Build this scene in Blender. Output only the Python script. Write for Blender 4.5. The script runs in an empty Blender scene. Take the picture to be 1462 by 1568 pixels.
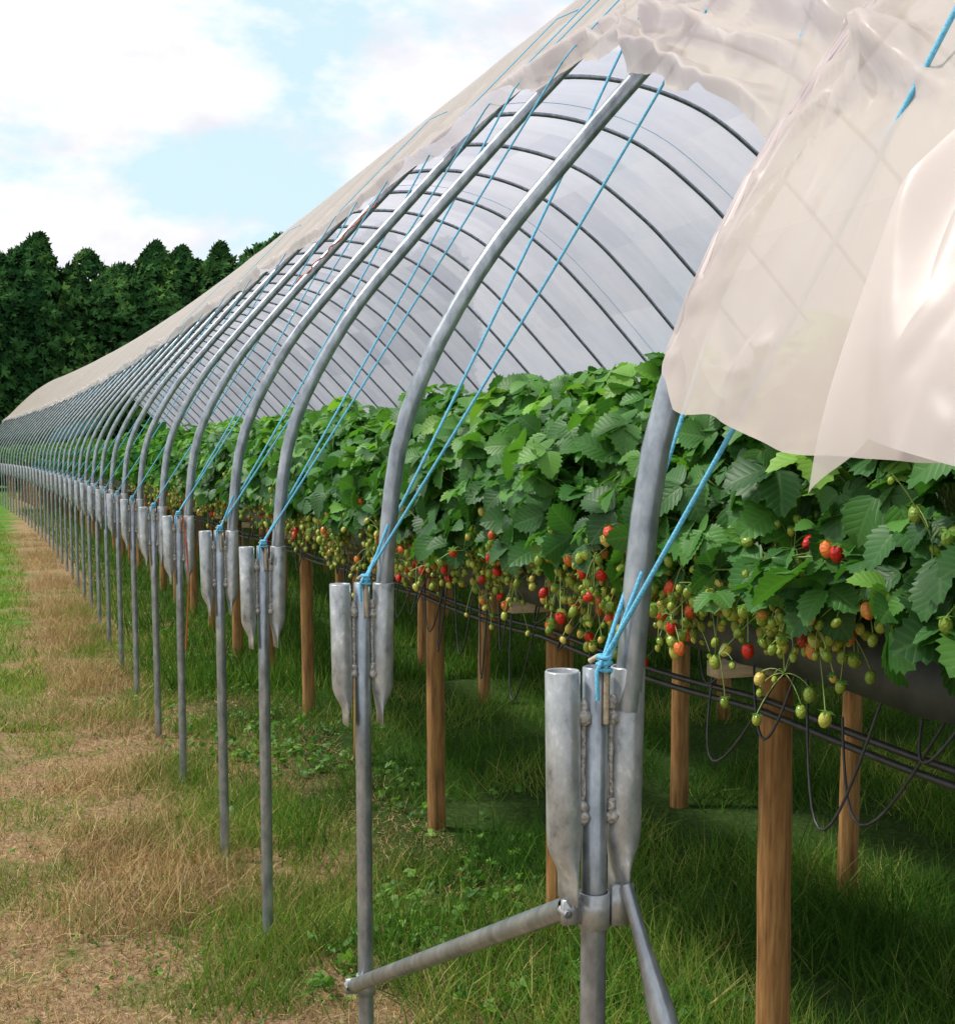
import bpy, math, random
import numpy as np
from mathutils import Vector
rng=np.random.default_rng(7); random.seed(7)
S=bpy.context.scene
H=1.8; L=0.85; YEND=62.0
def cx(Y):
    return -0.00094*np.maximum(0,np.asarray(Y,float)-15)**2
# ---------------------------------------------------------------- helpers
def link(o,parent=None):
    S.collection.objects.link(o)
    if parent: o.parent=parent
    return o
def empty(name):
    e=bpy.data.objects.new(name,None); return link(e)
def mesh_from(name,V,F,mat,parent=None,smooth=True,attrs=None):
    V=np.asarray(V,np.float32); F=np.asarray(F,np.int32)
    me=bpy.data.meshes.new(name)
    me.vertices.add(len(V)); me.vertices.foreach_set('co',V.ravel())
    k=F.shape[1]
    me.loops.add(F.size); me.loops.foreach_set('vertex_index',F.ravel())
    me.polygons.add(len(F)); me.polygons.foreach_set('loop_start',np.arange(0,F.size,k,dtype=np.int32))
    me.update(calc_edges=True)
    if smooth: me.polygons.foreach_set('use_smooth',np.ones(len(F),bool))
    if attrs:
        for n,(t,a) in attrs.items():
            at=me.attributes.new(n,t,'POINT')
            at.data.foreach_set('value' if t=='FLOAT' else 'vector',np.asarray(a,np.float32).ravel())
    me.materials.append(mat); me.update()
    o=bpy.data.objects.new(name,me)
    return link(o,parent)
def inst(name,tv,tf,M,loc,rnd,mat,parent=None,smooth=True,luv=None):
    tv=np.asarray(tv,float); tf=np.asarray(tf,int)
    N=len(loc); n=len(tv)
    V=np.einsum('nij,vj->nvi',M,tv)+loc[:,None,:]
    F=(tf[None]+(np.arange(N)*n)[:,None,None]).reshape(-1,tf.shape[1])
    at={'rnd':('FLOAT',np.repeat(rnd,n))}
    if luv is not None: at['luv']=('FLOAT_VECTOR',np.tile(luv,(N,1)))
    return mesh_from(name,V.reshape(-1,3),F,mat,parent,smooth,at)
def norm(a): return a/np.maximum(np.linalg.norm(a,axis=-1,keepdims=True),1e-9)
def frames(h,n,sx,sy=None,sz=None):
    if sy is None: sy=sx
    if sz is None: sz=sx
    n=norm(n); h=norm(h-(h*n).sum(-1,keepdims=True)*n); x=np.cross(h,n)
    return np.stack([x*sx[:,None],h*sy[:,None],n*sz[:,None]],-1)
_p=rng.random((64,64))
def vn(x,y):
    x=np.asarray(x,float);y=np.asarray(y,float)
    xi=np.floor(x).astype(int);yi=np.floor(y).astype(int);fx=x-xi;fy=y-yi
    fx=fx*fx*(3-2*fx);fy=fy*fy*(3-2*fy)
    g=lambda a,b:_p[a%64,b%64]
    return (g(xi,yi)*(1-fx)+g(xi+1,yi)*fx)*(1-fy)+(g(xi,yi+1)*(1-fx)+g(xi+1,yi+1)*fx)*fy
def fbm(x,y,o=4):
    r=0;a=.5
    for i in range(o): r=r+a*vn(x*2**i+i*7.3,y*2**i+i*3.1);a*=.5
    return r
def tube(path,r,k=8):
    P=np.asarray(path,float); n=len(P); r=np.broadcast_to(np.asarray(r,float),(n,))
    T=norm(np.gradient(P,axis=0)); up=np.array([0,0,1.0])
    if abs(T[0]@up)>.9: up=np.array([0,1.0,0])
    U=norm(np.cross(T,np.broadcast_to(up,T.shape)))
    for i in range(1,n):
        u=U[i-1]-T[i]*(U[i-1]@T[i]); U[i]=u/np.linalg.norm(u)
    W=np.cross(T,U); a=np.arange(k)*2*math.pi/k
    V=P[:,None]+(U[:,None]*np.cos(a)[None,:,None]+W[:,None]*np.sin(a)[None,:,None])*r[:,None,None]
    i=np.arange(n-1)[:,None]*k; j=np.arange(k)[None]; j2=(j+1)%k
    F=np.stack([i+j,i+j2,i+k+j2,i+k+j],-1).reshape(-1,4)
    return V.reshape(-1,3),F
class MB:
    def __init__(s): s.V=[];s.F=[];s.n=0
    def add(s,V,F):
        V=np.asarray(V,float); s.V.append(V); s.F.append(np.asarray(F)+s.n); s.n+=len(V); return s
    def obj(s,name,mat,parent=None,smooth=True):
        return mesh_from(name,np.concatenate(s.V),np.concatenate(s.F),mat,parent,smooth)
def box(x0,x1,y0,y1,z0,z1):
    V=[(x,y,z) for z in(z0,z1) for y in(y0,y1) for x in(x0,x1)]
    F=[(0,2,3,1),(4,5,7,6),(0,1,5,4),(2,6,7,3),(0,4,6,2),(1,3,7,5)]
    return V,F
def grid_faces(a,b):
    i=np.arange(a-1)[:,None]*b; j=np.arange(b-1)[None]
    return np.stack([i+j,i+b+j,i+b+j+1,i+j+1],-1).reshape(-1,4)
# ---------------------------------------------------------------- materials
def newmat(name):
    m=bpy.data.materials.new(name); m.use_nodes=True; nt=m.node_tree; nt.nodes.clear()
    out=nt.nodes.new('ShaderNodeOutputMaterial'); return m,nt,out
def N(nt,t,**kw):
    n=nt.nodes.new(t)
    for k,v in kw.items():
        if k in n.inputs: n.inputs[k].default_value=v
        else: setattr(n,k,v)
    return n
def ramp(nt,fac,stops,interp='LINEAR'):
    r=nt.nodes.new('ShaderNodeValToRGB'); cr=r.color_ramp; cr.interpolation=interp
    while len(cr.elements)<len(stops): cr.elements.new(.5)
    for e,(p,c) in zip(cr.elements,stops): e.position=p; e.color=(*c,1)
    nt.links.new(fac,r.inputs[0]); return r
def noise(nt,scale,detail=4,vec=None,rough=.55,dist=0):
    n=N(nt,'ShaderNodeTexNoise'); n.inputs['Scale'].default_value=scale; n.inputs['Detail'].default_value=detail; n.inputs['Roughness'].default_value=rough; n.inputs['Distortion'].default_value=dist
    if vec is None:
        g=N(nt,'ShaderNodeNewGeometry'); vec=g.outputs['Position']
    nt.links.new(vec,n.inputs['Vector']); return n
def mapping(nt,sc,rot=(0,0,0)):
    g=N(nt,'ShaderNodeNewGeometry'); m=N(nt,'ShaderNodeMapping'); m.inputs['Scale'].default_value=sc; m.inputs['Rotation'].default_value=rot
    nt.links.new(g.outputs['Position'],m.inputs['Vector']); return m.outputs[0]
def mixc(nt,fac,a,b,mode='MIX'):
    m=N(nt,'ShaderNodeMix',data_type='RGBA',blend_type=mode)
    if hasattr(fac,'links'): nt.links.new(fac,m.inputs[0])
    else: m.inputs[0].default_value=fac
    for s,i in((a,6),(b,7)):
        if hasattr(s,'links'): nt.links.new(s,m.inputs[i])
        else: m.inputs[i].default_value=(*s,1)
    return m.outputs[2]
def bump(nt,h,strength,dist=.01):
    b=N(nt,'ShaderNodeBump'); b.inputs['Strength'].default_value=strength; b.inputs['Distance'].default_value=dist
    nt.links.new(h,b.inputs['Height']); return b.outputs[0]
def math1(nt,op,a,b=None):
    m=N(nt,'ShaderNodeMath',operation=op)
    for i,s in enumerate((a,b)):
        if s is None: continue
        if hasattr(s,'links'): nt.links.new(s,m.inputs[i])
        else: m.inputs[i].default_value=s
    return m.outputs[0]
def leafmat(name,stops,transl=.3,rough=.45,veins=False,var=6.0):
    m,nt,out=newmat(name)
    a=N(nt,'ShaderNodeAttribute',attribute_name='rnd')
    col=ramp(nt,a.outputs['Fac'],stops).outputs[0]
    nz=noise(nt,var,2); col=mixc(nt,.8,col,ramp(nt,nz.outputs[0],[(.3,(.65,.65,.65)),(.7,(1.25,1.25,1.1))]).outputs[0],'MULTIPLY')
    if rough>=.5:
        p=N(nt,'ShaderNodeBsdfDiffuse'); pc='Color'
    else:
        p=N(nt,'ShaderNodeBsdfPrincipled'); p.inputs['Roughness'].default_value=rough; p.inputs['Specular IOR Level'].default_value=.35; pc='Base Color'
    if veins:
        l=N(nt,'ShaderNodeAttribute',attribute_name='luv'); sp=N(nt,'ShaderNodeSeparateXYZ'); nt.links.new(l.outputs['Vector'],sp.inputs[0])
        ax=math1(nt,'ABSOLUTE',sp.outputs[0]); ph=math1(nt,'SUBTRACT',sp.outputs[1],math1(nt,'MULTIPLY',ax,.7))
        w=math1(nt,'ABSOLUTE',math1(nt,'SINE',math1(nt,'MULTIPLY',ph,20.0)))
        w=math1(nt,'POWER',w,.4); mid=math1(nt,'MINIMUM',math1(nt,'MULTIPLY',ax,16.0),1.0); w=math1(nt,'MULTIPLY',w,mid)
        col=mixc(nt,w,mixc(nt,.14,col,(.3,.45,.15)),col)
        nb=bump(nt,w,.3,.003); nt.links.new(nb,p.inputs['Normal'])
    nt.links.new(col,p.inputs[pc])
    if transl<=0:
        nt.links.new(p.outputs[0],out.inputs[0]); return m
    t=N(nt,'ShaderNodeBsdfTranslucent')
    nt.links.new(mixc(nt,1.0,col,(1.4,1.5,.6),'MULTIPLY'),t.inputs['Color'])
    mx=N(nt,'ShaderNodeMixShader'); mx.inputs[0].default_value=transl
    nt.links.new(p.outputs[0],mx.inputs[1]); nt.links.new(t.outputs[0],mx.inputs[2]); nt.links.new(mx.outputs[0],out.inputs[0])
    return m
def simple(name,stops,scale=8,rough=.6,metal=0,bs=.3,bd=.003,sc=None,detail=4):
    m,nt,out=newmat(name); v=mapping(nt,sc) if sc else None
    nz=noise(nt,scale,detail,v,.65); c=ramp(nt,nz.outputs[0],stops)
    p=N(nt,'ShaderNodeBsdfPrincipled'); p.inputs['Roughness'].default_value=rough; p.inputs['Metallic'].default_value=metal
    nt.links.new(c.outputs[0],p.inputs['Base Color']); nt.links.new(bump(nt,nz.outputs[0],bs,bd),p.inputs['Normal'])
    nt.links.new(p.outputs[0],out.inputs[0]); return m
GALV=simple('galvanised_steel',[(.3,(.21,.23,.26)),(.5,(.33,.36,.40)),(.7,(.48,.51,.55))],28,.30,.65,.25,.002,(1,1,.5))
GALV2=simple('galvanised_steel_weathered',[(.3,(.20,.20,.20)),(.42,(.36,.375,.39)),(.60,(.50,.515,.53)),(.72,(.78,.78,.77))],34,.34,.5,.5,.002,(1,1,.6),6)
WELD=simple('weld_bead',[(.35,(.24,.21,.18)),(.6,(.6,.59,.57))],150,.5,.3,.8,.004)
WOOD=simple('round_timber',[(.3,(.12,.055,.016)),(.5,(.29,.14,.04)),(.7,(.44,.25,.085))],14,.75,0,.5,.004,(4,4,.35),6)
BATTEN=simple('sawn_timber',[(.3,(.35,.27,.17)),(.7,(.6,.5,.36))],14,.75,0,.4,.003,(1,6,6))
BLACK=simple('black_polythene_pipe',[(.3,(.02,.02,.022)),(.7,(.06,.06,.065))],20,.4)
BAG=simple('grow_bag_plastic',[(.3,(.02,.025,.03)),(.7,(.07,.08,.08))],9,.5)
ROPE=simple('blue_rope_fibre',[(.3,(.06,.38,.66)),(.7,(.22,.66,.90))],260,.6,0,.8,.004)
REDR=simple('orange_twine_fibre',[(.3,(.5,.08,.03)),(.7,(.75,.18,.08))],160,.6)
BARK=simple('conifer_bark',[(.3,(.03,.022,.016)),(.7,(.09,.065,.045))],6,.9)
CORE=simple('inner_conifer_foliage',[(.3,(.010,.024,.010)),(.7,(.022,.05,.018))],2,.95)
STEM=simple('stem_green',[(.3,(.16,.28,.05)),(.7,(.34,.44,.12))],20,.5)
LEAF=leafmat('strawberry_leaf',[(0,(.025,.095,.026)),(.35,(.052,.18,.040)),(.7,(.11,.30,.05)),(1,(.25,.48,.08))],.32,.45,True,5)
LEAF2=leafmat('strawberry_leaf_distant',[(0,(.028,.10,.028)),(.5,(.07,.21,.045)),(1,(.20,.40,.075))],.25,.5)
GRASS=leafmat('grass_green',[(0,(.035,.095,.018)),(.5,(.085,.195,.032)),(.78,(.20,.31,.06)),(1,(.50,.43,.18))],.25,.55,False,.9)
DRY=leafmat('grass_dry',[(0,(.25,.15,.07)),(.4,(.46,.31,.15)),(.8,(.66,.49,.27)),(.92,(.74,.60,.38)),(1,(.18,.30,.06))],0,.6,False,2)
WEED=leafmat('weed_leaf',[(0,(.05,.16,.025)),(.6,(.12,.29,.045)),(1,(.24,.44,.08))],.3,.45,True,4)
CONI=leafmat('conifer_foliage',[(0,(.013,.044,.018)),(.5,(.033,.092,.030)),(.85,(.065,.15,.042)),(1,(.11,.20,.05))],0,.7,False,.45)
def fruitmat():
    m,nt,out=newmat('strawberry_skin')
    a=N(nt,'ShaderNodeAttribute',attribute_name='rnd')
    c=ramp(nt,a.outputs['Fac'],[(0,(.20,.31,.04)),(.50,(.34,.42,.06)),(.74,(.56,.54,.11)),(.86,(.62,.44,.11)),(.90,(.68,.20,.04)),(.94,(.65,.03,.015)),(1,(.52,.015,.01))])
    v=N(nt,'ShaderNodeTexVoronoi'); v.inputs['Scale'].default_value=170
    g=N(nt,'ShaderNodeNewGeometry'); nt.links.new(g.outputs['Position'],v.inputs['Vector'])
    seed=ramp(nt,v.outputs['Distance'],[(.12,(1.5,1.3,.7)),(.3,(1,1,1))]).outputs[0]
    p=N(nt,'ShaderNodeBsdfPrincipled'); p.inputs['Roughness'].default_value=.3
    nt.links.new(mixc(nt,1.0,c.outputs[0],seed,'MULTIPLY'),p.inputs['Base Color'])
    nt.links.new(bump(nt,v.outputs['Distance'],.5,.003),p.inputs['Normal'])
    nt.links.new(p.outputs[0],out.inputs[0]); return m
FRUIT=fruitmat()
def plastic(name,base,trc,tp,tl,panels=True,rough=.3):
    m,nt,out=newmat(name)
    n1=noise(nt,1.0,3,mapping(nt,(1.2,3.0,1.6)))
    n2=noise(nt,2.0,2,mapping(nt,(2.2,1.6,1.0),(0,.5,0)),.5,1.2)
    rdg=math1(nt,'ABSOLUTE',math1(nt,'SUBTRACT',n2.outputs[0],.5))
    hgt=math1(nt,'SUBTRACT',n2.outputs[0],math1(nt,'MULTIPLY',rdg,.8))
    c=mixc(nt,.7,base,ramp(nt,n1.outputs[0],[(.3,(.90,.88,.91)),(.7,(1.06,1.05,1.03))]).outputs[0],'MULTIPLY')
    p=N(nt,'ShaderNodeBsdfPrincipled'); p.inputs['Roughness'].default_value=rough; p.inputs['Specular IOR Level'].default_value=.4
    nt.links.new(c,p.inputs['Base Color'])
    b=bump(nt,hgt,.5,.05); nt.links.new(b,p.inputs['Normal'])
    t=N(nt,'ShaderNodeBsdfTranslucent')
    tc=mixc(nt,.8,trc,ramp(nt,n1.outputs[0],[(.35,(.90,.91,.93)),(.65,(1.03,1.03,1.03))]).outputs[0],'MULTIPLY')
    if panels:
        l=N(nt,'ShaderNodeAttribute',attribute_name='luv'); sp=N(nt,'ShaderNodeSeparateXYZ'); nt.links.new(l.outputs['Vector'],sp.inputs[0])
        cb=N(nt,'ShaderNodeCombineXYZ')
        nt.links.new(math1(nt,'FLOOR',math1(nt,'MULTIPLY',sp.outputs[0],1.05)),cb.inputs[0]); nt.links.new(math1(nt,'FLOOR',math1(nt,'MULTIPLY',sp.outputs[1],2.0)),cb.inputs[1])
        wn=N(nt,'ShaderNodeTexWhiteNoise',noise_dimensions='2D'); nt.links.new(cb.outputs[0],wn.inputs['Vector'])
        f=ramp(nt,wn.outputs['Value'],[(0,(.78,.79,.84)),(1,(1.03,1.03,1.03))]).outputs[0]
        tc=mixc(nt,1.0,tc,f,'MULTIPLY')
    nt.links.new(tc,t.inputs['Color'])
    mx=N(nt,'ShaderNodeMixShader'); mx.inputs[0].default_value=tl
    nt.links.new(p.outputs[0],mx.inputs[1]); nt.links.new(t.outputs[0],mx.inputs[2])
    tr=N(nt,'ShaderNodeBsdfTransparent'); m2=N(nt,'ShaderNodeMixShader'); m2.inputs[0].default_value=tp
    nt.links.new(mx.outputs[0],m2.inputs[1]); nt.links.new(tr.outputs[0],m2.inputs[2]); nt.links.new(m2.outputs[0],out.inputs[0]); return m
PLAST=plastic('polythene_film',(.92,.78,.69),(.86,.84,.94),.12,.5,True,.36)
PLAST2=plastic('polythene_film_loose',(.92,.83,.79),(.93,.88,.87),.24,.5,False,.32)
# ---------------------------------------------------------------- hoop section
ctrl=[(.905,-.62),(.905,-.47),(.908,-.33),(.965,.08),(1.16,.46),(1.42,.78),(1.69,1.08),(1.95,1.36),(2.3,1.72),(2.8,2.22),(3.4,2.74),(4.2,3.22),(5.2,3.40)]
ctrl=ctrl+[(10.4-x,z) for x,z in ctrl[-2::-1]]
C=np.array([ctrl[0]]+ctrl+[ctrl[-1]],float); pts=[]
for i in range(1,len(C)-2):
    p0,p1,p2,p3=C[i-1:i+3]
    for t in np.linspace(0,1,12,endpoint=False):
        pts.append(.5*((2*p1)+(-p0+p2)*t+(2*p0-5*p1+4*p2-p3)*t*t+(-p0+3*p1-3*p2+p3)*t**3))
pts.append(C[-2]); P=np.array(pts)
P[1:-1]=(P[:-2]+2*P[1:-1]+P[2:])/4
sl=np.r_[0,np.cumsum(np.linalg.norm(np.diff(P,axis=0),axis=1))]; ST=sl[-1]
T=norm(np.gradient(P,sl,axis=0)); NR=np.stack([-T[:,1],T[:,0]],1)
mid=len(P)//2
def sec(s): return np.interp(s,sl,P[:,0]),np.interp(s,sl,P[:,1]),np.interp(s,sl,NR[:,0]),np.interp(s,sl,NR[:,1])
def s_of_dz(dz): return np.interp(dz,P[:mid,1],sl[:mid])
# ---------------------------------------------------------------- legs / hoops
YL=[.45,1.875,3.33,4.78,5.82,7.31,8.59,10.1]
while YL[-1]<YEND-1.5: YL.append(YL[-1]+1.42)
YL=np.array(YL)
def ringtube(rings,k=16):
    V=[];F=[]
    for (ox,oy,z,rx,ry) in rings:
        for j in range(k):
            a=2*math.pi*j/k; V.append((ox+rx*math.cos(a),oy+ry*math.sin(a),z))
    for i in range(len(rings)-1):
        for j in range(k):
            j2=(j+1)%k; F.append((i*k+j,i*k+j2,i*k+k+j2,i*k+k+j))
    return V,F
def blob(c,r,n=6,el=1.3):
    rr=[(0,0,c[2]-r*el,.001,.001)]
    for i in range(1,n):
        a=math.pi*i/n; q=r*math.sin(a)*(1+.3*random.uniform(-1,1)); rr.append((random.uniform(-.15,.15)*r,0,c[2]-r*el*math.cos(a),q,q))
    rr.append((0,0,c[2]+r*el,.001,.001))
    V,F=ringtube(rr,8); return [(x+c[0],y+c[1],z) for x,y,z in V],F
zt=H-.33
mb=MB(); mb.add(*ringtube([(0,0,-.1,.0205,.0205),(0,0,1.0,.0205,.0205),(0,0,zt+.0,.0205,.0205),(0,0,zt+.002,.017,.017),(0,0,zt-.2,.0165,.0165)],20))
leg_me=mb.obj('leg_tmp',GALV).data
mb=MB()
for sx in(-1,1):
    o=.053*sx; t=.004*sx
    mb.add(*ringtube([(o+t,0,zt-.05,.0225,.0225),(o+t,0,zt-.003,.0235,.0235),(o+t,0,zt-.001,.0255,.0255),(o+t,0,zt-.004,.0275,.0275),(o,0,zt-.255,.0275,.0275),(o-t*.3,0,zt-.275,.0268,.0275),(o-t*.5,0,zt-.288,.024,.0285),
        (o-t*1.5,0,zt-.312,.015,.031),(o-t*2,.0,zt-.328,.009,.034),(o-t*2,0,zt-.34,.0065,.035),(o-t*2,0,zt-.368,.0055,.035),(o-t*2,0,zt-.369,.002,.033)],20))
sl_me=mb.obj('sl_tmp',GALV2).data
mb=MB()
for sx in(-1,1):
    for z in(-.055,-.075,-.215,-.235):
        mb.add(*blob((sx*.0245,-.010,zt+z+random.uniform(-.004,.004)),.0085+.003*random.random()))
    mb.add(*tube([(sx*.0245+random.uniform(-.001,.001),-.008,zt+z) for z in np.linspace(-.09,-.205,14)],[.003+.002*random.random() for _ in range(14)],6))
weld_me=mb.obj('wd_tmp',WELD).data
mb=MB()
hk=[(.006,-.024,zt-.085),(.006,-.025,zt-.01),(.005,-.023,zt+.010),(-.003,-.010,zt+.018),(-.010,.0,zt+.010)]
mb.add(*tube(hk,.0045,8)); hk_me=mb.obj('hk_tmp',BATTEN).data
for n in('leg_tmp','sl_tmp','wd_tmp','hk_tmp'): bpy.data.objects.remove(bpy.data.objects[n])
sh0=float(s_of_dz(-.40))
hs=np.linspace(sh0,ST-sh0,120); hx,hz,_,_=sec(hs)
hp=np.stack([hx,np.zeros_like(hx),H+hz],1)
V,F=tube(hp,.0222,14); ho=mesh_from('hp_tmp',V,F,GALV); hoop_me=ho.data; bpy.data.objects.remove(ho)
for i,y in enumerate(YL):
    c=float(cx(y))
    for side in(0,1):
        e=empty('tunnel_leg'); e.location=(c+(L if not side else 10.4-L),y,0)
        e.rotation_euler=(random.uniform(-.003,.003),random.uniform(-.003,.003),random.uniform(-.05,.05) if y>2 else .06)
        for nm,me in(('post',leg_me),('sleeve_pair',sl_me),('weld_beads',weld_me),('rope_hook',hk_me)):
            link(bpy.data.objects.new(nm,me),e)
    o=bpy.data.objects.new('tunnel_hoop',hoop_me); o.location=(c,y,0); o.rotation_euler=(0,0,random.uniform(-.002,.002)); link(o)
y1,y2=YL[1],YL[2]
e=empty('leg_brace')
a=np.array([L,y1+.02,1.085]); b=np.array([L,y2-.0,.40])
pp=np.linspace(a,b,12); pp[:,0]-=.035
V,F=tube(pp,np.full(12,.019),12); mesh_from('diagonal_tube',V,F,GALV,e)
mb=MB()
for (yy,z) in((y1,1.085),(y2,.40)):
    V,F=ringtube([(0,0,z-.028,.0215,.0215),(0,0,z-.028,.0255,.0255),(0,0,z+.028,.0255,.0255),(0,0,z+.028,.0215,.0215)]); V=[(x+L,y+yy,zz) for x,y,zz in V]; mb.add(V,F)
    mb.add(*box(L-.055,L-.022,yy-.006,yy+.006,z-.02,z+.02)); mb.add(*tube([(L-.05,yy-.015,z),(L-.05,yy+.015,z)],.007,6))
mb.add(*box(L+.022,L+.06,y1-.02,y1-.012,1.06,1.125))
mb.obj('clamp_collars',GALV2,e)
pp=np.linspace([L+.04,y1-.03,1.13],[L+.24,y1-.45,-.05],14)
V,F=tube(pp,np.r_[.010,.012,np.full(12,.021)],12); mesh_from('strut_tube',V,F,GALV,e)
# ---------------------------------------------------------------- roof film
Yc=np.r_[np.arange(.3,1.84,.012),np.arange(1.84,1.94,.006),np.arange(1.94,5,.015),np.arange(5,12,.05),np.arange(12,YEND,.2)]
ed_y=[.3,1.1,1.48,1.8,1.868,1.895,2.2,2.6,3.0,3.33,3.6,4.0,4.78,8,20,62]
ed_z=[-.03,-.03,0.0,.07,.12,.48,.58,.72,.87,.99,1.11,1.19,1.33,1.34,1.34,1.34]
idx=np.searchsorted(YL,Yc)-1; idx=np.clip(idx,0,len(YL)-2); fr=np.clip((Yc-YL[idx])/(YL[idx+1]-YL[idx]),0,1); sagp=np.sin(math.pi*fr)
edz=np.interp(Yc,ed_y,ed_z)+ (vn(Yc*2.3,Yc*0+3)-.5)*.07*(Yc>1.95)+(vn(Yc*9,Yc*0+9)-.5)*.03+ .05*sagp*(Yc>3.3)
se=s_of_dz(edz); s_end=ST-s_of_dz(.95)
nt_=320; tt=np.linspace(0,1,nt_)**2.0
Sg=se[:,None]+(s_end-se)[:,None]*tt[None]; Yg=np.repeat(Yc[:,None],nt_,1); D=Sg-se[:,None]
X_,Z_,nx_,nz_=sec(Sg)
off=.026-.045*sagp[:,None]*np.clip(D/.3,0,1)*np.clip((s_end-Sg)/.5,0,1)
off=off+.03*(fbm(Yg*1.1,Sg*1.2)-.45)*np.clip(D/.3,0,1)
fold=lambda p:1-2*np.sqrt(np.sin(p/2)**2+.015)      # soft-crested folds
ph=2*math.pi*D/.12+7*fbm(Yg*.9,Sg*1.5)+1.5*vn(Yg*3,D*4)
amp=(.6+.8*vn(Yg*1.3,Yg*0+21))
off=off+(.042*amp*np.exp(-(D/.34)**2)*(fold(ph)+.8)+.02*np.exp(-(D/.2)**2)*(fbm(Yg*4,Sg*10,3)-.4))*np.clip((Yg-1.9)/.3,0,1)
# swag folds fanning out from the second hoop
sb=s_of_dz(np.interp(Yc,[.3,1.2,1.6,1.9,2.4,3.33,4.2],[.50,.60,.72,.84,.99,1.10,1.30]))[:,None]
fan=np.clip(.06+.16*(3.45-Yg)/1.7,.06,.32)
rel=(Sg-sb)/fan
wsw=np.exp(-(rel/1.6)**4)*np.clip((3.9-Yg)/.6,0,1)
p2=rel*6.5+3.0*fbm(Yg*.5+3,rel*.3,3)+.8*vn(Yg*1.4,rel*1.0)
off=off+wsw*(fan*.24*(fold(p2)+.35*fold(p2*2.1+1.3))+.05)
kn=np.exp(-(((Yg-1.66)/.07)**2+((Sg-s_of_dz(.50))/.06)**2)); off=off+kn*(.035+.04*(fbm(Yg*16,Sg*16)-.3))
# drapes and creases running down from the knot
ang=np.arctan2(s_of_dz(.56)-Sg,Yg-1.66); rad=np.hypot(Yg-1.66,Sg-s_of_dz(.56))
wl=np.clip((1.86-Yg)/.06,0,1)*np.clip((sb-.06-Sg)/.15,0,1)
off=off+wl*(.09*(fbm(Yg*3.0+5,Sg*2.4,3)-.5)+ np.clip(rad*.13,0,.034)*fold(ang*10+5*fbm(Yg*1.6,Sg*1.6,3))+.005*fold(ang*27+6*fbm(Yg*2,Sg*2,3))+.010*fold(Sg*24+Yg*18+6*fbm(Yg*2+9,Sg*2,3)))
wh=np.exp(-((Yg-1.875)/.05)**2)*np.clip((sb-Sg)/.1,0,1); off=off*(1-wh)+.026*wh+wh*.008*np.sin(Sg*60)
off=np.maximum(off,.0245)
V=np.stack([X_+nx_*off+cx(Yg),Yg,H+Z_+nz_*off],-1).reshape(-1,3)
luv=np.stack([Sg,np.repeat((idx+fr)[:,None],nt_,1),0*Sg],-1)
roof=empty('polytunnel_cover'); mesh_from('roof_film',V,grid_faces(len(Yc),nt_),PLAST,roof,True,{'luv':('FLOAT_VECTOR',luv)})
# loose pointed flap over the hanging film
u=np.linspace(0,1,200)[:,None]; v=np.linspace(0,1,110)[None]
ya=1.275-.12*v+.02*np.sin(v*5); yb=.40+0*v; Yf=ya+(yb-ya)*u
zb=-.060+.055*np.clip(u/.10,0,1)**.8-.06*np.clip((u-.10)/.4,0,1); ztp=.50+.08*u
Zf=zb+(ztp-zb)*v; x0,z0,n0,n1=sec(s_of_dz(Zf))
an=np.arctan2(Zf-.70,Yf-1.4)
of=.100+.05*(fbm(Yf*3+1,Zf*2+2,3)-.4)+.022*fold(an*17+5*fbm(Yf*2,Zf*2,3))*(1-.4*v)+ .02*np.exp(-(u/.06)**2)-.02*v**4
of=np.maximum(of,.075)
V=np.stack([x0+n0*of,Yf,H+Zf+n1*of],-1).reshape(-1,3)
mesh_from('loose_flap',V,grid_faces(200,110),PLAST2,roof)
# ---------------------------------------------------------------- ropes
mb=MB()
def over(y0,ytop):
    s0=float(s_of_dz(float(np.interp(ytop,[1.2,1.6,2,3,5],[.50,.55,.75,1.1,1.38]))))
    a=np.array([L+.0,y0-.02,zt+.01]); x,z,n0,n1=sec(s0); b=np.array([x+n0*.06,ytop,H+z+n1*.06])
    A=[a+(b-a)*t+np.array([0,0,-.012*math.sin(math.pi*t)]) for t in np.linspace(0,1,14)]
    B=[]
    for s in np.linspace(s0+.05,ST-s_of_dz(1.1),60):
        x,z,n0,n1=sec(s); o=.125 if (s<s0+.45 and ytop<3.5) else (.065 if s<s0+.9 else .018)
        B.append(np.array([x+n0*o,ytop,H+z+n1*o]))
    A=np.array(A);B=np.array([A[-1]]+B)
    for q in(A,B): q[:,0]+=cx(q[:,1])
    return A,B
for k,y in enumerate(YL):
    if y>34 : continue
    for q,dy in enumerate((-.40,.27) if k>0 else (-.3,)):
        A,B=over(y,y+dy+(random.uniform(-.05,.05) if k>1 else 0))
        if q==1 and k>5: continue
        mb.add(*tube(A,.0040,6))
        if k<5 or (k%3==0 and k<14): mb.add(*tube(B,.0040 if y<3 else .0030,5))
    c0=np.array([L+float(cx(y))+.003,y-.022,zt-.005])
    th=np.linspace(0,2*math.pi*4,50); mb.add(*tube(np.stack([c0[0]+.009*np.cos(th)+.002*np.sin(th*2.3),c0[1]+.009*np.sin(th),c0[2]+th*.0011+.003*np.sin(th*.7)],1),.0038,6))
    mb.add(*tube([(c0[0]-.008,c0[1]-.008,c0[2]+.02),(c0[0]-.018,c0[1]-.012,c0[2]+.005),(c0[0]-.016,c0[1]-.012,c0[2]-.04)],.0035,6))
    s1=float(s_of_dz(-.02)); x,z,n0,n1=sec(s1)
    if k in(1,2,4): mb.add(*tube(np.linspace([L+float(cx(y)),y-.03,zt],[x+float(cx(y))-.03,y-.03,H+z-.16],8),.0038,6))
mb.obj('tie_down_ropes',ROPE)
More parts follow.
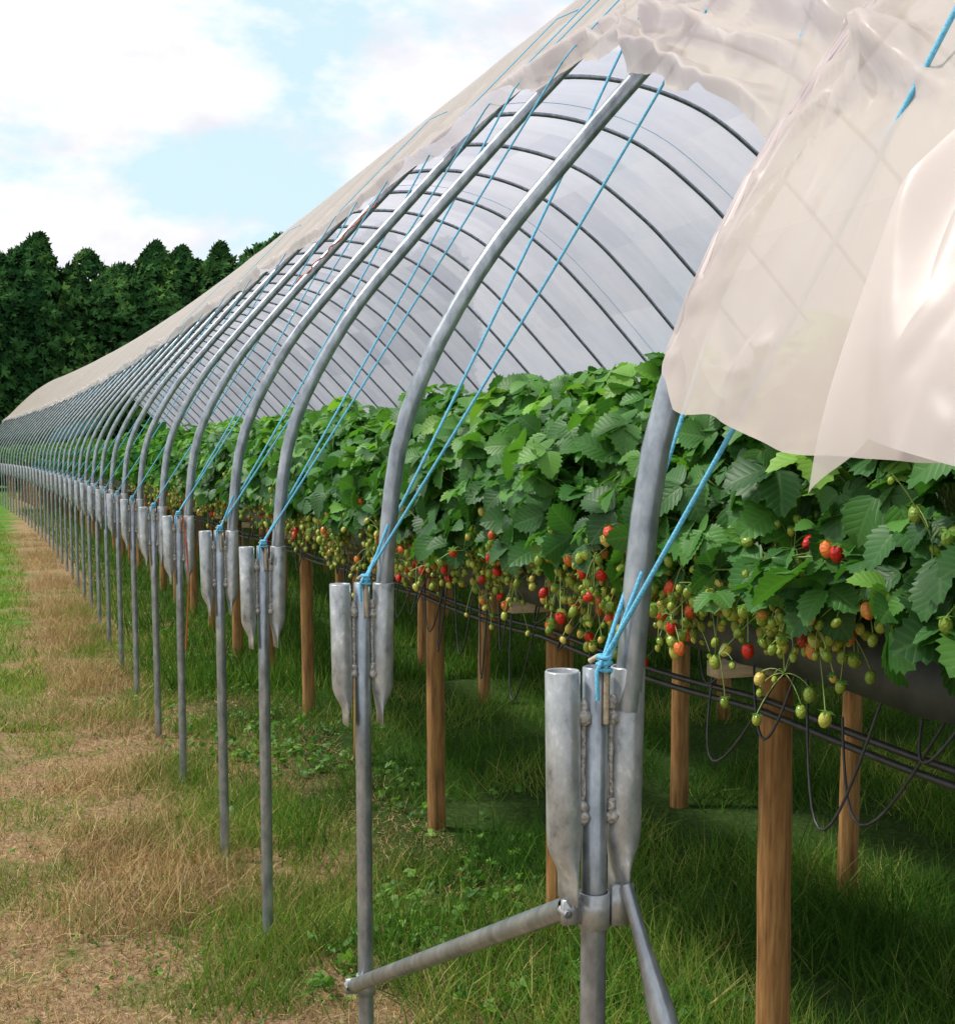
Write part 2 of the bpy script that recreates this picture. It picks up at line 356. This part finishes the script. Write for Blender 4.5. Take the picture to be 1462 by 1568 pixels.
mb=MB(); y5=YL[5]
tz=np.linspace(zt,.75,30); mb.add(*tube(np.stack([L+.035+.012*np.sin(tz*7),y5-.03+0*tz,tz],1),.004,6))
s_=np.linspace(s_of_dz(.9),s_of_dz(1.3),20); x,z,n0,n1=sec(s_); yy=np.linspace(YL[5]-.35,YL[5]+.05,20)[::-1]
mb.add(*tube(np.stack([x-.02+.01*np.sin(s_*60),yy,H+z+.01],1),.004,6))
mb.obj('orange_twine',REDR)
# ---------------------------------------------------------------- leaf templates
def leaflet(n=9,W=.50):
    V=[];uv=[]
    for jx in range(n):
        t=jx/(n-1); w=W*math.sin(math.pi*min(1,(t*.90+.06))**.95)**.66+.01
        tooth=(1.10 if jx%2 else .90) if 0<jx<n-1 else .55
        for sx in(-1,0,1):
            ww=w*tooth*sx; tt_=t+(.055*abs(sx) if jx%2 else 0)
            V.append((ww,.10+tt_,.30*abs(ww)-.36*tt_**2)); uv.append((sx*w,t,0))
    F=[]
    for jx in range(n-1):
        for k in(0,1):
            a=jx*3+k; F.append((a,a+1,a+4,a+3))
    return np.array(V),np.array(F),np.array(uv)
def rotz(V,a):
    c,s=math.cos(a),math.sin(a); R=np.array([[c,-s,0],[s,c,0],[0,0,1]]); return V@R.T
def trifol(n=9,ang=1.4,W=.48):
    Vs=[];Fs=[];Us=[];o=0
    lv,lf,lu=leaflet(n,W)
    for q,a in enumerate((0,ang,-ang)):
        v=lv.copy(); v[:,2]-= .15*abs(q>0)*v[:,1]
        Vs.append(rotz(v*(1 if q==0 else .92),a));Fs.append(lf+o);Us.append(lu);o+=len(lv)
    return np.concatenate(Vs),np.concatenate(Fs),np.concatenate(Us)
TRI=trifol(14); TRI_S=trifol(4)
def stems(A,B,bow,r,n=7,k=4):
    t=np.linspace(0,1,n)[None,:,None]
    Pp=A[:,None]*(1-t)+B[:,None]*t+np.array([0,0,1.])*bow[:,None,None]*4*t*(1-t)
    a=np.arange(k)*2*math.pi/k
    d=norm(B-A); u=norm(np.cross(d,np.array([0.13,.21,.97]))); w=np.cross(d,u)
    ring=(u[:,None,None]*np.cos(a)[None,None,:,None]+w[:,None,None]*np.sin(a)[None,None,:,None])*r
    V=Pp[:,:,None]+ring; Nn=len(A)
    i=np.arange(n-1)[:,None]*k; j=np.arange(k)[None]; j2=(j+1)%k
    F=np.stack([i+j,i+j2,i+k+j2,i+k+j],-1).reshape(-1,4)
    F=(F[None]+(np.arange(Nn)*n*k)[:,None,None]).reshape(-1,4)
    return V.reshape(-1,3),F
def fruitT(k=9,m=7):
    V=[];F=[]
    for i in range(m+1):
        t=i/m; a=math.pi*t; r=math.sin(a)**.8*(.5-.12*t) if 0<i<m else .01; z=.45*math.cos(a)-.12*t
        for j in range(k): V.append((r*math.cos(2*math.pi*j/k),r*math.sin(2*math.pi*j/k),z))
    for i in range(m):
        for j in range(k): j2=(j+1)%k; F.append((i*k+j,i*k+k+j,i*k+k+j2,i*k+j2))
    return np.array(V),np.array(F)
def calyxT(k=6):
    V=[];F=[]
    for j in range(k):
        a=2*math.pi*j/k; o=len(V)
        for (r,da,z) in((.02,0,.47),(.33,-.35,.44),(.62,0,.40),(.33,.35,.44)): V.append((r*math.cos(a+da),r*math.sin(a+da),z))
        F.append((o,o+1,o+2,o+3))
    return np.array(V),np.array(F)
FT,CT=fruitT(),calyxT()
def foliage(xr,y0,y1,n,tpl,size,mat,parent,name,front_bias=.6,petiole=False,seed=0):
    Y=rng.uniform(y0,y1,n)
    a=np.where(rng.random(n)<front_bias,rng.uniform(-.38,1.7,n),rng.uniform(1.2,3.5,n))
    sh=rng.uniform(.45,1.0,n)**.6
    lump=.72+.58*fbm(Y*1.9+seed,a*1.1+seed)+.34*(vn(Y*5,a*3)-.5)
    rx=.35*lump*sh; rz=.46*lump*sh
    X=xr-.08-np.cos(a)*rx; Z=H-.22+np.sin(a)*rz*np.where(np.sin(a)<0,.55,1.0)
    outw=np.stack([-np.cos(a),0*a,np.sin(a)],1)
    nrm=norm(outw*.5+np.array([-.12,-.1,.8])+rng.normal(0,.55,(n,3)))
    head=outw*.8+np.array([0,0,-.5])+rng.normal(0,.75,(n,3))
    sc=size*rng.uniform(.45,1.3,n)
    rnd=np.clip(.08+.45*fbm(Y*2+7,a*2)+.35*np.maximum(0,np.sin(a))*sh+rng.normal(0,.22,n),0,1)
    loc=np.stack([X+cx(Y),Y,Z],1)
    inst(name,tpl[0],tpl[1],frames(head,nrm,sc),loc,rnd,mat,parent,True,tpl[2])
    if petiole:
        q=rng.random(n)<.7; B=loc[q]; A=np.stack([xr-.05+rng.normal(0,.06,q.sum()),Y[q]+rng.normal(0,.10,q.sum()),np.full(q.sum(),H-.38)],1)
        V,F=stems(A,B,rng.uniform(.02,.08,q.sum()),.0026,6,3); mesh_from(name+'_stems',V,F,STEM,parent)
def fruits(xr,y0,y1,n,parent,size=.028):
    Y0=rng.uniform(y0,y1,n*2); Y0=Y0[np.argsort(-(vn(Y0*2.6,Y0*0+5)+rng.random(n*2)*.9))[:n]]; up_=.05*np.clip((4-Y0)/2,0,1)
    A=np.stack([np.full(n,xr-.12),Y0,H-.26+rng.normal(0,.03,n)],1)
    tip=np.stack([xr-.335+rng.normal(0,.045,n),Y0+rng.normal(0,.08,n),H-.315+up_+rng.normal(0,.065,n)+.12*(vn(Y0*3,Y0*0)-.5)],1)
    loc=[];AA=[A];BB=[tip];bow=[rng.uniform(.03,.09,n)]
    for i in range(n):
        m=random.randint(2,8); q=tip[i]+rng.normal(0,1,(m,3))*np.array([.03,.04,.048])-np.array([0,0,.03])
        loc.append(q); AA.append(np.repeat(tip[i:i+1],m,0)); BB.append(q+np.array([0,0,.012])); bow.append(np.full(m,.01))
    loc=np.concatenate(loc); N_=len(loc)
    AA=np.concatenate(AA);BB=np.concatenate(BB);bow=np.concatenate(bow)
    for Q in(loc,AA,BB): Q[:,0]+=cx(Q[:,1])
    V,F=stems(AA,BB,bow,.0015,6,3); mesh_from('fruit_stalks',V,F,STEM,parent)
    up=norm(np.array([0,0,1.])+rng.normal(0,.4,(N_,3))); h=rng.normal(0,1,(N_,3)); rnd=rng.random(N_)
    sc=size*rng.uniform(.45,1.12,N_); sc=np.where(rnd>.89,size*1.15,sc)
    M=frames(h,up,sc,sc,sc*1.12)
    inst('strawberries',FT[0],FT[1],M,loc,rnd,FRUIT,parent)
    inst('calyxes',CT[0],CT[1],M,loc,rng.uniform(.4,1,N_),LEAF2,parent,False)
ROWS=[1.9,3.2,4.5,5.8,7.1,8.4]
for ri,xr in enumerate(ROWS):
    e=empty('strawberry_table')
    mb=MB(); bt=MB()
    for k,y in enumerate(np.arange(.05 if ri==0 else -.3+.37*ri,YEND-1,1.49)):
        xx=xr+float(cx(y))+random.uniform(-.015,.015); lx,ly=random.uniform(-.015,.015),random.uniform(-.015,.015)
        p=np.array([(xx+lx*(1-t)+random.uniform(-.002,.002),y+ly*(1-t),-.1+t*(1.32)) for t in np.linspace(0,1,8)]); r=.043+random.uniform(-.004,.003)
        V,F=tube(p,np.r_[np.linspace(r*1.06,r,7),r*.97],12); mb.add(V,F)
        VV=V[-12:]; mb.add(VV,[(0,1,2,3),(3,4,5,6),(6,7,8,9),(9,10,11,0),(0,3,6,9)])
        bt.add(*box(xx-.19,xx+.19,y-.03,y+.03,1.225,1.265))
    mb.obj('round_posts',WOOD,e); bt.obj('cross_battens',BATTEN,e,False)
    prof=np.array([(-.15,1.27),(-.17,1.33),(-.14,1.43),(-.07,1.46),(.07,1.46),(.14,1.43),(.17,1.33),(.15,1.27)])
    yy=np.arange(.0,YEND-1,.25); VV=np.array([[(xr+float(cx(y))+px*(1+.05*math.sin(y*6)),y,pz+.008*math.sin(y*9+px*20)) for px,pz in prof] for y in yy])
    kk=8; i=np.arange(len(yy)-1)[:,None]*kk; j=np.arange(kk)[None]; j2=(j+1)%kk
    mesh_from('grow_bags',VV.reshape(-1,3),np.stack([i+j,i+j2,i+kk+j2,i+kk+j],-1).reshape(-1,4),BAG,e)
    mb=MB(); py=np.arange(.0,YEND-1,.15)
    for dx,dz in((-.055,-.64),(-.075,-.665)):
        z=H+dz-.018*np.abs(np.sin((py-.05)*math.pi/1.49))
        mb.add(*tube(np.stack([xr+dx+cx(py)+.006*np.sin(py*5),py,z],1),.009,6))
    if ri<2:
        for y in np.arange(.6,14,.22):
            w=random.uniform(.05,.22); t=np.linspace(0,1,16); y_=y+random.uniform(-.1,.1); d=random.uniform(.10,.40); sk=random.uniform(-.08,.08)
            mb.add(*tube(np.stack([xr-.12-.08*np.sin(math.pi*t)*random.uniform(.3,1),y_+w*(t-.5)*2+sk*np.sin(math.pi*t),H-.48-d*np.sin(math.pi*t)-random.uniform(-.05,.12)*t],1),.0036,6))
    mb.obj('irrigation_pipes',BLACK,e)
    if ri==0:
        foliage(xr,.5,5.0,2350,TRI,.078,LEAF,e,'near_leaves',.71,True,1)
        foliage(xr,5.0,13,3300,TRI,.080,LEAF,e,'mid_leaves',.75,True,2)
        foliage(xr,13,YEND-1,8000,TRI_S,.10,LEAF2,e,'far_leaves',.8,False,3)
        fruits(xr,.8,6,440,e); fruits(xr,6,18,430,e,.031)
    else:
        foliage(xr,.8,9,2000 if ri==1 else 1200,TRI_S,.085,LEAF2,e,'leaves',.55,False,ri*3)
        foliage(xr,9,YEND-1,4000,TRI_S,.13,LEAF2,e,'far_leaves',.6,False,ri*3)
        if ri==1: fruits(xr,1,8,220,e)
# ---------------------------------------------------------------- ground
gx=np.unique(np.r_[np.linspace(-300,-12,14),np.linspace(-12,14,150),np.linspace(14,300,14)])
gy=np.unique(np.r_[np.linspace(-60,0,8),np.linspace(0,30,170),np.linspace(30,90,60),np.linspace(90,500,12)])
GX,GY=np.meshgrid(gx,gy,indexing='ij')
def gz(x,y): return .06*(fbm(x*1.7+40,y*1.7+40)-.5)*np.exp(-(np.asarray(y)/60.)**2)
GZ=gz(GX,GY)
def groundmat():
    m,nt,out=newmat('field_ground')
    g=N(nt,'ShaderNodeNewGeometry'); sp=N(nt,'ShaderNodeSeparateXYZ'); nt.links.new(g.outputs['Position'],sp.inputs[0])
    nz=noise(nt,1.3,4); nf=noise(nt,38,6,mapping(nt,(1,.7,1)),.75,.6); nc=noise(nt,9,4,mapping(nt,(1,.5,1)),.7); nl=noise(nt,2.6,4)
    dry=ramp(nt,nf.outputs[0],[(.28,(.14,.085,.05)),(.45,(.33,.21,.12)),(.58,(.48,.34,.20)),(.75,(.66,.52,.37))]).outputs[0]
    grn=ramp(nt,nf.outputs[0],[(.3,(.03,.04,.015)),(.55,(.06,.11,.03)),(.8,(.15,.20,.06))]).outputs[0]
    fld=ramp(nt,nc.outputs[0],[(.3,(.07,.17,.03)),(.6,(.14,.27,.05)),(.8,(.32,.34,.12))]).outputs[0]
    w=math1(nt,'ADD',sp.outputs[0],math1(nt,'MULTIPLY',math1(nt,'SUBTRACT',nz.outputs[0],.5),1.8))
    r1=ramp(nt,math1(nt,'MULTIPLY',math1(nt,'SUBTRACT',w,.90),1.4),[(0,(0,0,0)),(1,(1,1,1))]).outputs[0]
    gp=ramp(nt,nl.outputs[0],[(.50,(0,0,0)),(.62,(.6,.6,.6))]).outputs[0]
    c=mixc(nt,r1,mixc(nt,gp,dry,(.13,.20,.05)),grn)
    yv=ramp(nt,math1(nt,'MULTIPLY',math1(nt,'SUBTRACT',sp.outputs[1],8.0),.15),[(0,(0,0,0)),(1,(1,1,1))]).outputs[0]
    xv=ramp(nt,math1(nt,'MULTIPLY',math1(nt,'SUBTRACT',.24,w),3.0),[(0,(0,0,0)),(1,(1,1,1))]).outputs[0]
    c=mixc(nt,mixc(nt,1.0,yv,xv,'MULTIPLY'),c,fld)
    yf=ramp(nt,math1(nt,'MULTIPLY',math1(nt,'SUBTRACT',sp.outputs[1],62.0),.3),[(0,(0,0,0)),(1,(1,1,1))]).outputs[0]
    c=mixc(nt,yf,c,fld)
    p=N(nt,'ShaderNodeBsdfDiffuse')
    nt.links.new(c,p.inputs['Color']); nt.links.new(bump(nt,nf.outputs[0],.9,.03),p.inputs['Normal']); nt.links.new(p.outputs[0],out.inputs[0]); return m
mesh_from('ground',np.stack([GX,GY,GZ],-1).reshape(-1,3),grid_faces(len(gx),len(gy)),groundmat())
BL=np.array([(-.5,0,0),(.5,0,0),(-.38,.10,.45),(.38,.10,.45),(-.06,.42,.95),(.06,.42,.95)]); BF=np.array([(0,1,3,2),(2,3,5,4)])
def grass(name,n,xf,yf,hmin,hmax,wid,mat,rfun,lean=.5,clump=0,tilt=.25,seed=0):
    Y=yf(n); X=xf(n,Y)
    k=fbm(X*1.6+11+seed,Y*1.6+seed)
    if clump:
        keep=rng.random(n)<np.clip((k-clump)*8,0.03,1); X,Y,k=X[keep],Y[keep],k[keep]
    n=len(X); hgt=rng.uniform(hmin,hmax,n)*(.6+.9*k)
    a=rng.uniform(0,2*math.pi,n); up=norm(np.stack([rng.normal(0,tilt,n),rng.normal(0,tilt,n),np.ones(n)],1))
    h=np.stack([np.cos(a),np.sin(a),0*a],1)
    M=frames(h,up,wid*rng.uniform(.6,1.4,n),hgt*lean*rng.uniform(.4,2.2,n),hgt)
    loc=np.stack([X+cx(Y),Y,gz(X,Y)-.004],1)
    inst(name,BL,BF,M,loc,np.clip(rfun(n,X,Y),0,1),mat,None,False)
ydec=lambda a,b:(lambda n: a+(b-a)*rng.random(n)**1.8)
edge=lambda n,Y: 1.14+.5*(fbm(Y*1.2+3,Y*0+1)-.5)*2
grass('long_grass',95000,lambda n,Y: edge(n,Y)-.12+rng.random(n)*np.minimum(8.4,1.5+Y*.55),ydec(2.8,13),.04,.21,.0045,GRASS,lambda n,X,Y:-.18+1.30*fbm(X*1.5,Y*1.5+9)+rng.normal(0,.2,n),.75,.36,.5)
grass('long_grass',40000,lambda n,Y: rng.uniform(1.0,8,n),ydec(10,45),.10,.24,.011,GRASS,lambda n,X,Y:.40+rng.normal(0,.22,n),.5)
grass('verge_grass',56000,lambda n,Y: .98+rng.normal(0,.27,n),ydec(3.2,18),.03,.13,.0038,GRASS,lambda n,X,Y:.70+rng.normal(0,.17,n),.8,.43,.4,5)
grass('dry_grass',95000,lambda n,Y: rng.uniform(-.5,1.9,n),ydec(3.4,15),.008,.035,.0030,DRY,lambda n,X,Y:.40+rng.normal(0,.26,n),3.2,0,.6)
grass('tall_dry_grass',34000,lambda n,Y: .55+rng.normal(0,.24,n),lambda n:5+26*rng.random(n)**1.4,.04,.18,.0030,DRY,lambda n,X,Y:.5+rng.normal(0,.24,n),.9,.38,.5,9)
grass('track_weeds',46000,lambda n,Y: rng.uniform(-.4,1.0,n),ydec(3.6,18),.02,.075,.004,GRASS,lambda n,X,Y:.70+rng.normal(0,.15,n),1.0,.48,.4,17)
grass('field_grass',40000,lambda n,Y: rng.uniform(-3,.22,n),lambda n:9+40*rng.random(n)**1.4,.03,.09,.012,GRASS,lambda n,X,Y:.76+rng.normal(0,.14,n),.8,.35,.3,3)
def weeds(name,n,xm,xs,size,th=.47,y0=3.6):
    Y=y0+11*rng.random(n)**1.7; X=xm+rng.normal(0,xs,n); keep=fbm(X*2+30,Y*2)>th; X,Y=X[keep],Y[keep]; n=len(X)
    loc=np.stack([X,Y,gz(X,Y)+rng.uniform(.0,.08,n)*size/.04],1); nrm=np.array([0,0,1.])+rng.normal(0,.6,(n,3)); h=rng.normal(0,1,(n,3))
    inst(name,TRI[0],TRI[1],frames(h,nrm,size*rng.uniform(.4,1.2,n)*.8,size*rng.uniform(.6,1.4,n),np.full(n,size)),loc,rng.random(n),WEED,None,True,TRI[2])
weeds('broadleaf_weeds',2600,1.45,.30,.034,.46); weeds('broadleaf_weeds',3000,.75,.45,.013,.45)
# ---------------------------------------------------------------- conifer windbreak
sp=np.array([(-.14,0,0),(.14,0,0),(-.22,.45,.06),(.22,.45,.06),(-.03,1,0),(.03,1,0),
 (-.1,.1,0),(-.05,.25,0),(-.55,.5,-.05),(-.42,.66,-.05),(.1,.1,0),(.05,.25,0),(.55,.5,-.05),(.42,.66,-.05)])
spf=np.array([(0,1,3,2),(2,3,5,4),(6,7,9,8),(11,10,12,13)])
LOC=[];MM=[];RN=[];core=MB();tk=MB()
trees=[(x,71,11.6+.09*max(x,0),2.4,5200) for x in np.arange(-15,24,2.0)]+[(x,72.6,11.3+.09*max(x,0),2.7,3200) for x in np.arange(-14,24,2.3)]
for k,(x0,y0,hb,Rb,n) in enumerate(trees):
    x0+=random.uniform(-.7,.7); y0+=random.uniform(-.7,.7); ht=hb+random.uniform(-1.1,.9); R=Rb*random.uniform(.8,1.2)
    v=rng.random(n)**.75; a=rng.uniform(0,2*math.pi,n)
    tipw=random.uniform(.66,.84); pw=random.uniform(.55,1.0)
    q_=np.clip((v-tipw)/(1-tipw),0,1); prof=(1-.10*v)*(1-q_)**pw+.03
    lump=.52+.80*fbm(a*1.9+k*3,v*7+k)+.50*(vn(a*4+k,v*18)-.5)
    r=R*prof*lump*rng.uniform(.72,1.08,n)
    bd=random.uniform(.3,1.2); bend=1.3*np.clip(v-.82,0,1)**1.1*4*bd
    X=x0+np.cos(a)*r+bend; Yt=y0+np.sin(a)*r; Z=.2+v*ht+.7*(vn(a*3+k,v*9)-.5)*(1-q_)-.4*np.clip(v-.93,0,1)/.07*bd*.6
    ow=np.stack([np.cos(a),np.sin(a),0*a],1)
    head=ow*.7+np.array([.5,0,.6])+rng.normal(0,.45,(n,3)); nn=ow+rng.normal(0,.5,(n,3))+np.array([0,0,.5])
    sc=rng.uniform(.26,.66,n)*(1-.30*v)
    LOC.append(np.stack([X,Yt,Z],1)); MM.append(frames(head,nn,sc)); RN.append(np.clip((lump-.85)*1.3+.34+rng.normal(0,.14,n),0,1))
    hh=np.linspace(.02,.84,10); pf=1-hh**4
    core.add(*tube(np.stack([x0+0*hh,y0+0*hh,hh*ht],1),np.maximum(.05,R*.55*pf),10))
    tk.add(*tube([(x0,y0,-.2),(x0,y0,ht*.5),(x0+.1,y0,ht*.86),(x0+.4,y0,ht*.93)],[.28,.17,.05,.02],8))
    for b in range(10):
        aa=random.uniform(0,6.28); zz=random.uniform(.1,.8)*ht; q=R*.8*(1-(zz/ht)**2)
        tk.add(*tube([(x0,y0,zz),(x0+q*.5*math.cos(aa),y0+q*.5*math.sin(aa),zz+.3),(x0+q*math.cos(aa),y0+q*math.sin(aa),zz+.9)],[.06,.04,.015],5))
e=empty('conifer_windbreak')
inst('foliage_sprays',sp,spf,np.concatenate(MM),np.concatenate(LOC),np.concatenate(RN),CONI,e,False)
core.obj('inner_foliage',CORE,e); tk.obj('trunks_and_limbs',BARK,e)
# ---------------------------------------------------------------- world & sun
w=bpy.data.worlds.new('World'); S.world=w; w.use_nodes=True; nt=w.node_tree; nt.nodes.clear()
sd=Vector((-.60,.30,1.0)).normalized()
sky=nt.nodes.new('ShaderNodeTexSky'); sky.sky_type='NISHITA'; sky.sun_disc=False
sky.sun_elevation=math.asin(sd.z); sky.sun_rotation=math.atan2(sd.x,sd.y)
sky.air_density=1.0; sky.dust_density=1.5; sky.ozone_density=1.2
tc=nt.nodes.new('ShaderNodeTexCoord'); mp=nt.nodes.new('ShaderNodeMapping'); mp.inputs['Scale'].default_value=(1,1,1.9); mp.inputs['Location'].default_value=(.35,.1,.35)
nt.links.new(tc.outputs['Generated'],mp.inputs[0])
nz=nt.nodes.new('ShaderNodeTexNoise'); nz.inputs['Scale'].default_value=5.2; nz.inputs['Detail'].default_value=7; nz.inputs['Roughness'].default_value=.56
nt.links.new(mp.outputs[0],nz.inputs['Vector'])
r=ramp(nt,nz.outputs[0],[(.41,(0,0,0)),(.50,(1,1,1))])
nz2=nt.nodes.new('ShaderNodeTexNoise'); nz2.inputs['Scale'].default_value=8; nz2.inputs['Detail'].default_value=5; nt.links.new(mp.outputs[0],nz2.inputs['Vector'])
cc=ramp(nt,nz2.outputs[0],[(.38,(.82,.82,.88)),(.52,(1,1,1))])
sc=mixc(nt,1.0,cc.outputs[0],(7.2,7.2,7.3),'MULTIPLY')
hz=mixc(nt,.85,sky.outputs[0],(5.0,6.5,6.9))
fin=mixc(nt,r.outputs[0],hz,sc)
bg=nt.nodes.new('ShaderNodeBackground'); bg.inputs['Strength'].default_value=.15; nt.links.new(fin,bg.inputs[0])
wo=nt.nodes.new('ShaderNodeOutputWorld'); nt.links.new(bg.outputs[0],wo.inputs[0])
ld=bpy.data.lights.new('sun','SUN'); ld.energy=3.3; ld.angle=math.radians(6); ld.color=(1,.95,.87)
lo=link(bpy.data.objects.new('sun',ld)); lo.rotation_euler=sd.to_track_quat('Z','Y').to_euler()
# ---------------------------------------------------------------- camera
cam=bpy.data.cameras.new('camera'); co=link(bpy.data.objects.new('camera',cam)); S.camera=co
co.location=(0,0,H); co.rotation_euler=(math.radians(90-6),0,-math.radians(19.25))
cam.sensor_fit='HORIZONTAL'; cam.sensor_width=36; cam.lens=50.5; cam.shift_y=.0862; cam.clip_end=1500; cam.clip_start=.05
S.view_settings.view_transform='Standard'; S.view_settings.look='None'; S.view_settings.exposure=0
